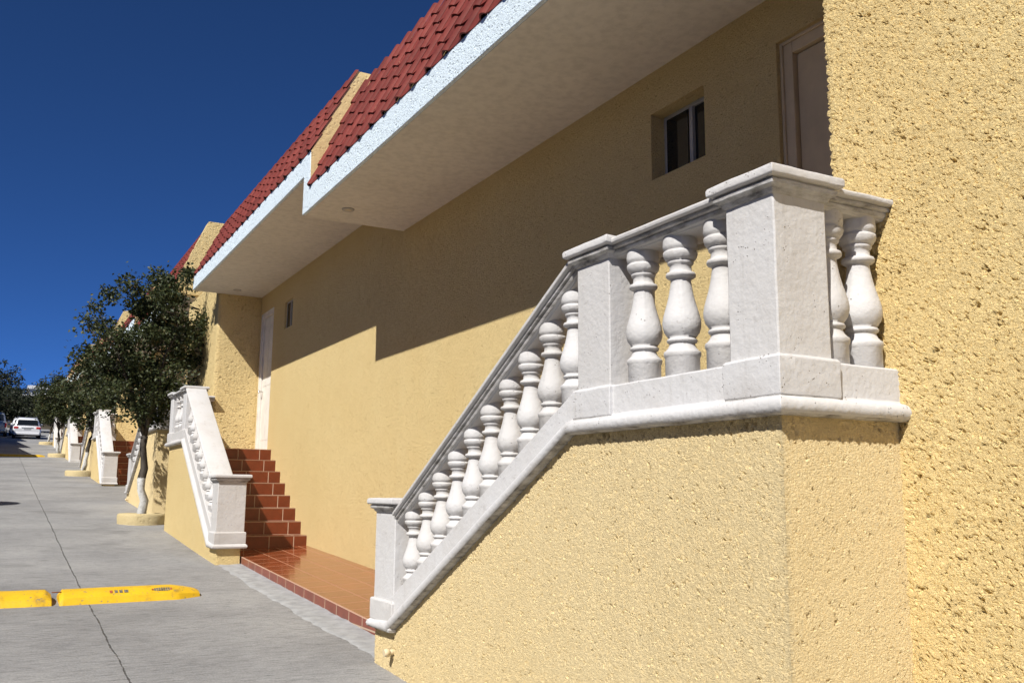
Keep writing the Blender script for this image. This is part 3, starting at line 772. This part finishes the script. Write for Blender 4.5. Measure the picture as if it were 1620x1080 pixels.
src = {'balA': balA, 'balB': balB, 'stA': stA, 'stB': stB, 'pf': pf, 'fl': fl, 'hA': hA, 'hB': hB, 'pw1': pw1}
for k, dz in mods:
    for key, o in src.items():
        c = copy_tree(o, (BEND * (P * k - 1.0) + 0.02, P * k, dz))
        c['label'] = lab[key][k]
        if 'group' not in c and key in ('hA',): c['group'] = 'yellow stucco houses under red tiled eaves'

# ------------------------------------------------------------------ planters and street trees
def planter(x, y, label, r=0.40):
    z = road_z(y)
    root = thing('planter', (x, y, z), label, 'planter', 'round planters at the foot of the street trees')
    b = MB(); seg = 40
    prof = [(r - 0.005, -0.1), (r, 0.02), (r + 0.004, 0.12), (r - 0.006, 0.155), (r - 0.03, 0.168), (r - 0.08, 0.166), (r - 0.10, 0.15), (r - 0.105, 0.06)]
    rs = []
    for rr, zz in prof:
        rs.append([(x + (rr + 0.012 * mnoise.noise((math.cos(t) * 2 + y, math.sin(t) * 2, zz * 3))) * math.cos(t), y + rr * math.sin(t), z + zz + 0.008 * mnoise.noise((math.cos(t) * 1.5, math.sin(t) * 1.5, y))) for t in [2 * PI * k / seg for k in range(seg)]])
    b.rings(rs, 0, True, caps=False); b.build('rim', M['pot'], root)
    b = MB(); b.lathe([(r - 0.10, 0.10), (r * 0.5, 0.125), (0.02, 0.13)], 24, (x, y, z)); b.build('soil', M['soil'], root)
    return root

def tree_mesh(seed, H, cw, ch, nleaf, fork=0.85, leafs=0.055, mat='leaf', trunk_r=0.064, lean=(0.05, 0), sparse=0.0, mid=0.62, base_off=0.0, amp=0.34, ncl=150):
    """returns (trunk MB, crown MB) in local coordinates, base at the origin"""
    rnd = random.Random(seed)
    tb = MB(); cb = MB()
    def wob(p, q, n, w):
        p, q = Vector(p), Vector(q); out = []
        for k in range(n + 1):
            t = k / n; v = p.lerp(q, t)
            if 0 < k < n: v += Vector((rnd.uniform(-w, w), rnd.uniform(-w, w), 0))
            out.append(v)
        return out
    top = Vector((lean[0], lean[1], fork))
    pts = wob((0, 0, -0.05), top, 8, 0.045)
    tb.tube(pts, [trunk_r * (1.22 - 0.05 * k + 0.10 * math.sin(k * 1.9 + seed)) for k in range(9)], 10)
    cc = Vector((lean[0] * 1.5, lean[1], H * mid + base_off))
    ends = []
    nb = 5
    for i in range(nb):
        a = 2 * PI * (i + rnd.uniform(-.25, .25)) / nb
        e = cc + Vector((math.cos(a) * cw * rnd.uniform(.25, .45), math.sin(a) * cw * rnd.uniform(.25, .45), ch * rnd.uniform(-.15, .40)))
        bp = wob(top, e, 6, 0.06)
        tb.tube(bp, [trunk_r * (0.62 - 0.085 * k) for k in range(7)], 8)
        for k in range(2, 7):
            for _ in range(2):
                e2 = bp[k] + Vector((rnd.uniform(-1, 1) * cw * .33, rnd.uniform(-1, 1) * cw * .33, rnd.uniform(-.1, .55) * ch * .5))
                tw = wob(bp[k], e2, 3, 0.04)
                tb.tube(tw, [trunk_r * .2, trunk_r * .15, trunk_r * .1, trunk_r * .05], 5)
                ends.append(e2)
    # foliage: clusters round points spread through an uneven crown volume
    clusters = list(ends)
    while len(clusters) < ncl:
        a = rnd.uniform(0, 2 * PI); r = rnd.random() ** 0.45; zz = rnd.uniform(-1, 1)
        rad = math.sqrt(max(0, 1 - zz * zz)) if zz > 0 else math.sqrt(max(0, 1 - (zz * 0.92) ** 2))
        f = 1 + amp * mnoise.noise((math.cos(a) * 1.7 + seed, math.sin(a) * 1.7, zz * 1.7))
        p = cc + Vector((math.cos(a) * r * rad * cw * .5 * f, math.sin(a) * r * rad * cw * .5 * f, zz * ch * .5 * f * (0.6 + 0.4 * r)))
        if mnoise.noise((p.x * 1.6 + seed * 3, p.y * 1.6, p.z * 1.6)) < -0.22 - sparse * -0.25: continue
        clusters.append(p)
    per = nleaf // len(clusters)
    for c in clusters:
        cr = rnd.uniform(0.12, 0.26) * cw / 2.3
        n = int(per * rnd.uniform(0.5, 1.5))
        for _ in range(n):
            d = Vector((rnd.gauss(0, 1), rnd.gauss(0, 1), rnd.gauss(0, .8))) * cr * 0.62
            p = c + d
            L = leafs * rnd.uniform(.7, 1.35); wd = L * rnd.uniform(.28, .42)
            ax = (d.normalized() * 0.6 + Vector((rnd.gauss(0, 1), rnd.gauss(0, 1), rnd.gauss(-.25, .7)))).normalized()
            sd = ax.cross(Vector((rnd.gauss(0, 1), rnd.gauss(0, 1), rnd.gauss(0, 1)))).normalized()
            up = ax.cross(sd)
            a0 = p; a1 = p + ax * L * .5 + sd * wd - up * wd * .25; a2 = p + ax * L; a3 = p + ax * L * .5 - sd * wd - up * wd * .25
            cb.poly([a0, a1, a2, a3])
    return tb, cb

def tree(name, loc, meshes, label, group, rot=0, sc=1.0, sz=None):
    root = thing(name, loc, label, 'tree', group); root.rotation_euler.z = rot; root.scale = (sc, sc, sz or sc)
    for nm, me in meshes:
        o = bpy.data.objects.new(nm, me); COL.objects.link(o); o.parent = root
    return root
def mk(tb, cb, leaf):
    a = tb.build('trunk', M['bark'], None, (0, 0, 0)); c = cb.build('crown', M[leaf], None, (0, 0, 0), recalc=False)
    ma, mc = a.data, c.data; bpy.data.objects.remove(a); bpy.data.objects.remove(c)
    return [('trunk', ma), ('crown', mc)]
T1 = mk(*tree_mesh(12, 4.3, 2.05, 2.65, 25000, fork=1.42, leafs=0.058, mid=0.69, lean=(-0.06, 0.0), amp=0.16, ncl=140), 'leaf')
T2 = mk(*tree_mesh(23, 4.1, 2.2, 2.5, 11000, fork=1.30, leafs=0.095, mid=0.68, lean=(0.28, 0.05), amp=0.22), 'leaf')
T3 = mk(*tree_mesh(37, 4.2, 3.6, 3.2, 6500, fork=1.1, leafs=0.16, mat='leaf_far', mid=0.64, trunk_r=0.10), 'leaf_far')
GT = 'lime-washed street trees in round planters'
spots = [(2.235, 17.2), (2.365, 33.3), (2.48, 49.4), (2.58, 65.5)]
pl_lab = ['yellow round planter holding the first and largest street tree', 'yellow round planter of the second tree up the street', 'yellow round planter of the third tree up the street', 'yellow round planter of the fourth tree, beside the white car']
tr_lab = ['leafy dark green street tree nearest the camera, trunk half limewashed', 'second street tree with a leaning trunk, beyond the nearest one', 'third street tree up the slope with a white trunk foot', 'fourth street tree with a thin white trunk, beside the white car']
for i, ((x, y), pl_, tl_) in enumerate(zip(spots, pl_lab, tr_lab)):
    planter(x, y, pl_, 0.40 if i == 0 else 0.46)
    z = road_z(y) + 0.06
    if i == 0: tree('street_tree', (x, y, z), T1, tl_, GT, 0.4)
    elif i == 1: tree('street_tree', (x, y, z), T2, tl_, GT, 0.0, 1.0)
    else: tree('street_tree', (x, y, z), T2, tl_, GT, 2.1 * i, 0.94 - 0.07 * (i - 2))

def ground_z(x, y): return road_z(y) + hillf(x, y)
# ------------------------------------------------------------------ trees, hill and houses at the end of the street
GB = 'dark trees at the end of the street'
far = [(-0.8, 92, 1.15, 'dark tree behind the silver pickup at the left edge'), (2.2, 93, 1.1, 'dark brownish tree directly above the white car'), (4.4, 90, 1.15, 'dark tree to the right above the white car roof'), (6.6, 93, 1.2, 'bushy tree between the white car and the third street tree crown')]
for i, (x, y, s_, l) in enumerate(far):
    tree('roadside_tree', (x, y, road_z(y) - 0.1), T3, l, GB, 1.3 * i, s_, 0.80)
GL = 'shade trees on the left side of the street'
def street_building(y0, y1, h, label, shadow_tank=None):
    z = road_z(y0)
    root = thing('street_building', (-7, y0, z), label, 'building', 'plain buildings across the street')
    b = MB(); b.box(-11.0, -4.2, y0, y1, z - 1.5, z + h - 0.15); b.build('wall', M['bgrey'], root)
    b = MB(); b.box(-11.1, -4.12, y0 + 0.002, y1 - 0.002, z + h - 0.15, z + h); b.build('roof', M['bgrey'], root)
    if shadow_tank:
        b = MB(); b.lathe([(0.62, 0.0), (0.66, 0.05), (0.66, 1.0), (0.55, 1.15), (0.25, 1.25), (0.22, 1.32), (0.02, 1.33)], 24, (shadow_tank[0], shadow_tank[1], z + h)); b.build('added_shadow_tank', M['trimdark'], root)  # tank shape added out of view so its shadow reaches the road edge
    n = int((y1 - y0) / 3.2)
    for k in range(n):
        y = y0 + 1.0 + k * 3.2
        b = MB(); b.box(-4.24, -4.17, y, y + 1.4, z + 1.2, z + 2.5); w_ = b.build('window', M['alu'], root)
        b = MB(); b.box(-4.165, -4.15, y + 0.06, y + 1.34, z + 1.26, z + 2.44); b.build('pane', M['glass'], w_, parent_origin(root))
for (y0, y1, h, tk) in ((-14, -4, 5.0, None), (-4, 6, 5.05, None), (6, 15, 5.1, None), (15, 24, 5.1, (-4.9, 18.6)), (24, 34, 5.15, None), (34, 43.6, 5.2, None)):  # low row added out of view to block sky and road bounce on the facade
    street_building(y0, y1, h, 'unseen low building added across the street to cut bounce light', tk)
for (y0, y1) in ((44.7, 56), (56, 66), (66, 76), (76, 86)):
    street_building(y0, y1, 7.2, 'plain taller building whose shadow falls over the road by the cars')
GH = 'trees on the far hill'
hl = ['tall dark tree at the left edge against the sky', 'dark hill tree just right of the tallest one', 'low dark hill tree left of the far white roof', 'thin tree beside the far white roof']
for i, (x, y, top) in enumerate([(-1.6, 130, 15.2), (1.3, 126, 12.6), (3.4, 128, 10.6), (9.0, 128, 12.2)]):
    gz = ground_z(x, y); s_ = (top - gz) / 4.5
    tree('hill_tree', (x, y, gz), T3, hl[i], GH, 2.3 * i, max(s_, 0.9), s_)
def far_house(x0, x1, y0, y1, z0, z1, label, wallm):
    root = thing('far_house', ((x0 + x1) / 2, y0, z0), label, 'house', 'white flat-roofed houses on the far hill')
    b = MB(); b.box(x0, x1, y0, y1, z0 - 1, z1 - 0.5); b.build('wall', M[wallm], root)
    b = MB(); b.box(x0 - 0.3, x1 + 0.3, y0 - 0.3, y1, z1 - 0.5, z1); b.build('roof', M['bwhite'], root)
    for k in range(2):
        xa = x0 + (x1 - x0) * (0.15 + 0.45 * k)
        b = MB(); b.box(xa, xa + (x1 - x0) * .22, y0 - 0.02, y0 + 0.1, z1 - 1.7, z1 - 0.8); b.build('window', M['glass'], root)
far_house(3.1, 5.3, 150, 158, ground_z(5, 150), 15.0, 'small white flat-roofed house on the hill, left of the pale roof end', 'bwhite')
far_house(1.5, 3.1, 136, 143, ground_z(2, 136), 12.4, 'low pale roofed house on the hill under the dark trees', 'bgrey')

# ------------------------------------------------------------------ speed bumps
def speed_bump(x0, x1, y, w, h, label, rot=0.0, marks=False, blunt=False):
    z = road_z(y)
    root = tag(thing('speed_bump', (x0, y, z), label, 'speed bump'), None, None, 'yellow speed bumps across the road')
    slope = (road_z(y + 0.5) - road_z(y - 0.5))
    b = MB(); rs = []
    L = x1 - x0; n = 40
    for k in range(n + 1):
        t = k / n; x = x0 + L * t
        e = 1.0
        dl, dr = (x - x0), (x1 - x)
        e = min(1.0, (max(dl, 0) / 0.05 + 0.55)) if True else 1
        er = min(1.0, max(dr, 0) / 0.26); er = min(1.0, max(dr, 0) / 0.05 + 0.6) if blunt else 0.42 + 0.58 * er ** 0.6
        hh = h * min(e, er)
        ww = w * (1.0 if blunt else (0.50 + 0.50 * min(1, max(dr, 0) / 0.22)))
        ring = []
        for q in range(15):
            a = q / 14; yy = -ww / 2 + ww * a
            zz = hh * (max(0, math.sin(PI * a)) ** 0.42)
            ring.append((x, y + yy + rot * (x - x0), z + zz + slope * (yy + rot * (x - x0)) + 0.002 * mnoise.noise((x * 6, yy * 9, 0))))
        ring.append((x, y + ww / 2 + rot * (x - x0), z - 0.06)); ring.append((x, y - ww / 2 + rot * (x - x0), z - 0.06))
        rs.append(ring)
    b.rings(rs, 0, True)
    o = b.build('bump_body', M['bump'], root); bevel(o, 0.006)
    def surf(x, a, lift=0.003):
        ww = w; yy = -ww / 2 + ww * a
        return Vector((x, y + yy + rot * (x - x0), z + h * (math.sin(PI * a) ** 0.42) + slope * (yy + rot * (x - x0)) + lift))
    if marks:
        b = MB()
        xx = x0 + 0.50
        for k, (ww_, st) in enumerate(((0.026, 1), (0.028, 0), (0.028, 0), (0.036, 0))):
            xs = x0 + 0.42 + 0.042 * k
            b.poly([surf(xs, 0.16), surf(xs + ww_, 0.16), surf(xs + ww_, 0.27), surf(xs, 0.27)], 1 if st else 0)
        b.build('worn_lettering', [M['mark'], M['markred']], root, recalc=False); b = MB()
        rr = random.Random(4)
        for k in range(9):          # worn oval badge, broken into strokes
            t = (k - 4) / 4.6; hh = 0.075 * math.sqrt(max(0.05, 1 - t * t))
            xs = x0 + 0.79 + 0.021 * k
            b.poly([surf(xs, 0.225 - hh), surf(xs + 0.018, 0.225 - hh + rr.uniform(-.01, .01)), surf(xs + 0.018, 0.225 + hh), surf(xs + 0.002, 0.225 + hh + rr.uniform(-.01, .01))], 1 if k in (0, 8) else 0)
        b.build('worn_badge', [M['mark'], M['markred']], root, recalc=False)
        b = MB(); b.tube([surf(x0 - 0.06, 0.42, -0.012), surf(x0 + 0.02, 0.42, -0.012)], 0.006, 6); b.build('joint_rod', paint('rust', (0.20, 0.07, 0.03), 0.8), root)
    return root
speed_bump(-1.45, 0.525, 9.68, 0.50, 0.105, 'yellow speed bump segment cut by the left edge of the photo', 0.0, False, True)
speed_bump(0.585, 1.83, 9.66, 0.48, 0.105, 'yellow speed bump segment with worn grey lettering and a pointed end', 0.07, True)
speed_bump(-2.5, 1.90, 49.3, 0.60, 0.10, 'small yellow speed bump in front of the white car, half in shadow')

# ------------------------------------------------------------------ vehicles
def loft_car(root, secs, mat, name='body'):
    b = MB()
    rs = []
    for (y, prof) in secs: rs.append([(x, y, z) for x, z in prof])
    b.rings(rs, 0, True)
    return b.build(name, mat, root, (0, 0, 0))
def wheel(root, x, y, r=0.34, w=0.22):
    b = MB(); rs = []
    for dx, rr in ((-w / 2, r * 0.9), (-w / 2 + 0.03, r), (w / 2 - 0.03, r), (w / 2, r * 0.9)):
        rs.append([(x + dx, y + rr * math.cos(2 * PI * k / 24), r + rr * math.sin(2 * PI * k / 24)) for k in range(24)])
    b.rings(rs, 0, True); o = b.build('wheel', M['rubber'], root, (0, 0, 0))
    b = MB(); sx = 1 if x > 0 else -1
    b.rings([[(x + sx * (w / 2 + d), y + rr * math.cos(2 * PI * k / 20), r + rr * math.sin(2 * PI * k / 20)) for k in range(20)] for d, rr in ((0.0, 0.21), (0.012, 0.20), (0.016, 0.05))], 0, True)
    b.build('rim', M['chrome'], o, (0, 0, 0))
def suv(loc, label, body='carwhite', pickup=False):
    root = thing('parked_car' if not pickup else 'parked_pickup', (0, 0, 0), label, 'car' if not pickup else 'pickup')
    hw = 0.90
    def lower(zt, w=hw, zb=0.30):    # half-width profile, rounded
        h = [(-w + .06, zb), (-w, zb + 0.14), (-w - 0.0, 0.62), (-w + .02, zt - 0.06), (-w + 0.07, zt)]
        return h + [(-x, z) for x, z in h[::-1]]
    secs = [(0.0, lower(0.80, hw - .10, 0.42)), (0.03, lower(0.92, hw - .05, 0.36)), (0.12, lower(1.04, hw - .01, 0.33)), (0.6, lower(1.04)), (2.2, lower(1.02)), (3.4, lower(0.98)), (3.9, lower(0.92, hw - .02)), (4.4, lower(0.80, hw - .06)), (4.62, lower(0.66, hw - .16, .36))]
    bd = loft_car(root, secs, M[body])
    def cab(y, w0, w1, z0, z1): h = [(-w0, z0), (-w0 + (w0 - w1) * .55, z0 + (z1 - z0) * .6), (-w1, z1 - 0.07), (-w1 + .12, z1)]; return h + [(-x, z) for x, z in h[::-1]]
    if not pickup:
        cs = [(0.10, cab(0, .80, .66, 1.00, 1.06)), (0.20, cab(0, .82, .66, 1.0, 1.35)), (0.33, cab(0, .83, .64, 1.0, 1.60)), (0.55, cab(0, .84, .64, 1.0, 1.66)), (1.6, cab(0, .85, .65, 1.0, 1.70)), (2.4, cab(0, .85, .64, 1.0, 1.65)), (3.3, cab(0, .82, .62, 0.98, 1.05))]
    else:
        cs = [(1.75, cab(0, .80, .66, 1.00, 1.10)), (1.82, cab(0, .82, .66, 1.0, 1.45)), (1.95, cab(0, .83, .64, 1.0, 1.70)), (2.6, cab(0, .84, .64, 1.0, 1.74)), (3.2, cab(0, .84, .64, 1.0, 1.66)), (3.9, cab(0, .80, .62, 0.95, 1.0))]
    loft_car(root, cs, M[body], 'cabin')
    # rear window set just proud of the sloping tail
    b = MB(); e = 0.012
    if not pickup:
        b.rings([[(-.68, 0.092, 1.10), (.68, 0.092, 1.10), (.60, 0.25, 1.52), (-.60, 0.25, 1.52)], [(-.68, 0.13, 1.10), (.68, 0.13, 1.10), (.60, 0.30, 1.52), (-.60, 0.30, 1.52)]])
    else:
        b.rings([[(-.66, 1.733, 1.14), (.66, 1.733, 1.14), (.58, 1.848, 1.60), (-.58, 1.848, 1.60)], [(-.66, 1.78, 1.14), (.66, 1.78, 1.14), (.58, 1.90, 1.60), (-.58, 1.90, 1.60)]])
    b.build('rear_window', M['glass'], root, (0, 0, 0))
    for sx in (-1, 1):
        b = MB(); y0, y1 = (0.62, 2.6) if not pickup else (2.1, 3.0)
        b.poly([(sx * .862, y0, 1.08), (sx * .862, y1 + .3, 1.08), (sx * .735, y1, 1.50), (sx * .735, y0, 1.50)]); b.build('side_window', M['glass'], root, (0, 0, 0), recalc=False)
        b = MB(); z0, z1 = (0.80, 0.98) if not pickup else (0.70, 1.0)
        xa, xb = (0.56, 0.845) if not pickup else (0.72, 0.86)
        b.box(*sorted((sx * xa, sx * xb)), -0.005 if not pickup else -0.02, 0.16, z0, z1); bevel(b.build('tail_light', M['carred'], root, (0, 0, 0)), 0.03, 3)
        b = MB(); b.box(*sorted((sx * .88, sx * 1.04)), 2.75, 2.88, 1.02, 1.16); bevel(b.build('mirror', M[body], root, (0, 0, 0)), 0.03)
        for yw in (0.85, 3.65): wheel(root, sx * 0.80, yw)
    b = MB(); b.box(-.22, .22, -0.018, 0.02, 0.76 if not pickup else 0.55, 0.88 if not pickup else 0.67); pt = b.build('number_plate', M['plate'], root, (0, 0, 0))
    b = MB(); b.box(-.38, .38, -0.014, 0.04, 0.905, 0.935); b.build('trim_bar', M['chrome' if not pickup else 'trimdark'], root, (0, 0, 0))
    b = MB(); b.box(-.80, .80, -0.06, 0.25, 0.34 if not pickup else 0.42, 0.52); bevel(b.build('bumper', M[body] if not pickup else M['chrome'], root, (0, 0, 0)), 0.04, 3)
    b = MB(); b.box(-.75, .75, 0.2, 4.3, 0.22, 0.36); b.build('underbody', M['trimdark'], root, (0, 0, 0))
    if not pickup:
        for sx in (-1, 1):
            b = MB(); b.tube([(sx * .56, .7, 1.70), (sx * .57, .8, 1.745), (sx * .57, 2.1, 1.765), (sx * .56, 2.25, 1.71)], 0.018, 8); b.build('roof_rail', M['chrome'], root, (0, 0, 0))
    root.location = loc
    slope = road_z(loc[1] + 3) - road_z(loc[1])
    root.rotation_euler.x = math.atan2(slope, 3)
    if not pickup: root.scale = (1.0, 1.0, 0.88)
    return root
suv((1.60, 74.5, road_z(74.5)), 'white parked car seen from behind with red tail lights and a dark rear window')
c2 = suv((1.45, 80.3, road_z(80.3) - 0.15), 'second white car mostly hidden ahead of the white parked car')
suv((-0.55, 77.0, road_z(77.0)), 'silver pickup in the shade, cut by the left edge of the photo', 'carsilver', True)

# ------------------------------------------------------------------ world, sun, camera
w = bpy.data.worlds.new('World'); S.world = w; w.use_nodes = True
nt = w.node_tree; bg = nt.nodes['Background']
sky = nt.nodes.new('ShaderNodeTexSky'); sky.sky_type = 'NISHITA'; sky.sun_disc = False
sd = Vector((-1.15, -0.766, 1.388)).normalized()
el = math.asin(sd.z); az = math.atan2(sd.x, sd.y)
sky.sun_elevation = el; sky.sun_rotation = az
sky.altitude = 9000; sky.air_density = 1.0; sky.dust_density = 0.0; sky.ozone_density = 8.0
tint = nt.nodes.new('ShaderNodeMix'); tint.data_type = 'RGBA'; tint.blend_type = 'MULTIPLY'; tint.inputs[0].default_value = 1.0
tint.inputs[7].default_value = (0.60, 0.88, 1.10, 1)       # deep, dry mountain sky
nt.links.new(sky.outputs[0], tint.inputs[6]); nt.links.new(tint.outputs[2], bg.inputs[0]); bg.inputs[1].default_value = 0.08
su = bpy.data.lights.new('sun', 'SUN'); su.energy = 4.6; su.angle = math.radians(0.5); su.color = (1.0, 0.965, 0.91)
so = bpy.data.objects.new('sun', su); COL.objects.link(so)
so.rotation_euler = (-sd).to_track_quat('-Z', 'Y').to_euler(); so.location = (-10, -8, 20)

yaw, pitch, roll, F = map(float, (28.67415562, 9.36907198, 0.46344964, 1470.757382))
y_, p_, r_ = map(math.radians, (yaw, pitch, roll))
fw = Vector((math.sin(y_) * math.cos(p_), math.cos(y_) * math.cos(p_), math.sin(p_)))
rt = Vector((math.cos(y_), -math.sin(y_), 0)); up = rt.cross(fw)
r2 = rt * math.cos(r_) + up * math.sin(r_); u2 = -rt * math.sin(r_) + up * math.cos(r_)
cam = bpy.data.cameras.new('camera'); co = bpy.data.objects.new('camera', cam); COL.objects.link(co)
mw = Matrix((r2, u2, -fw)).transposed().to_4x4(); co.matrix_world = mw
cam.sensor_width = 22.3; cam.lens = F / 1620 * 22.3; cam.clip_start = 0.05; cam.clip_end = 3000
S.camera = co
S.view_settings.view_transform = 'Standard'; S.view_settings.look = 'None'; S.view_settings.exposure = 0.35; S.view_settings.gamma = 1.0
S.cycles.max_bounces = 8; S.cycles.diffuse_bounces = 4
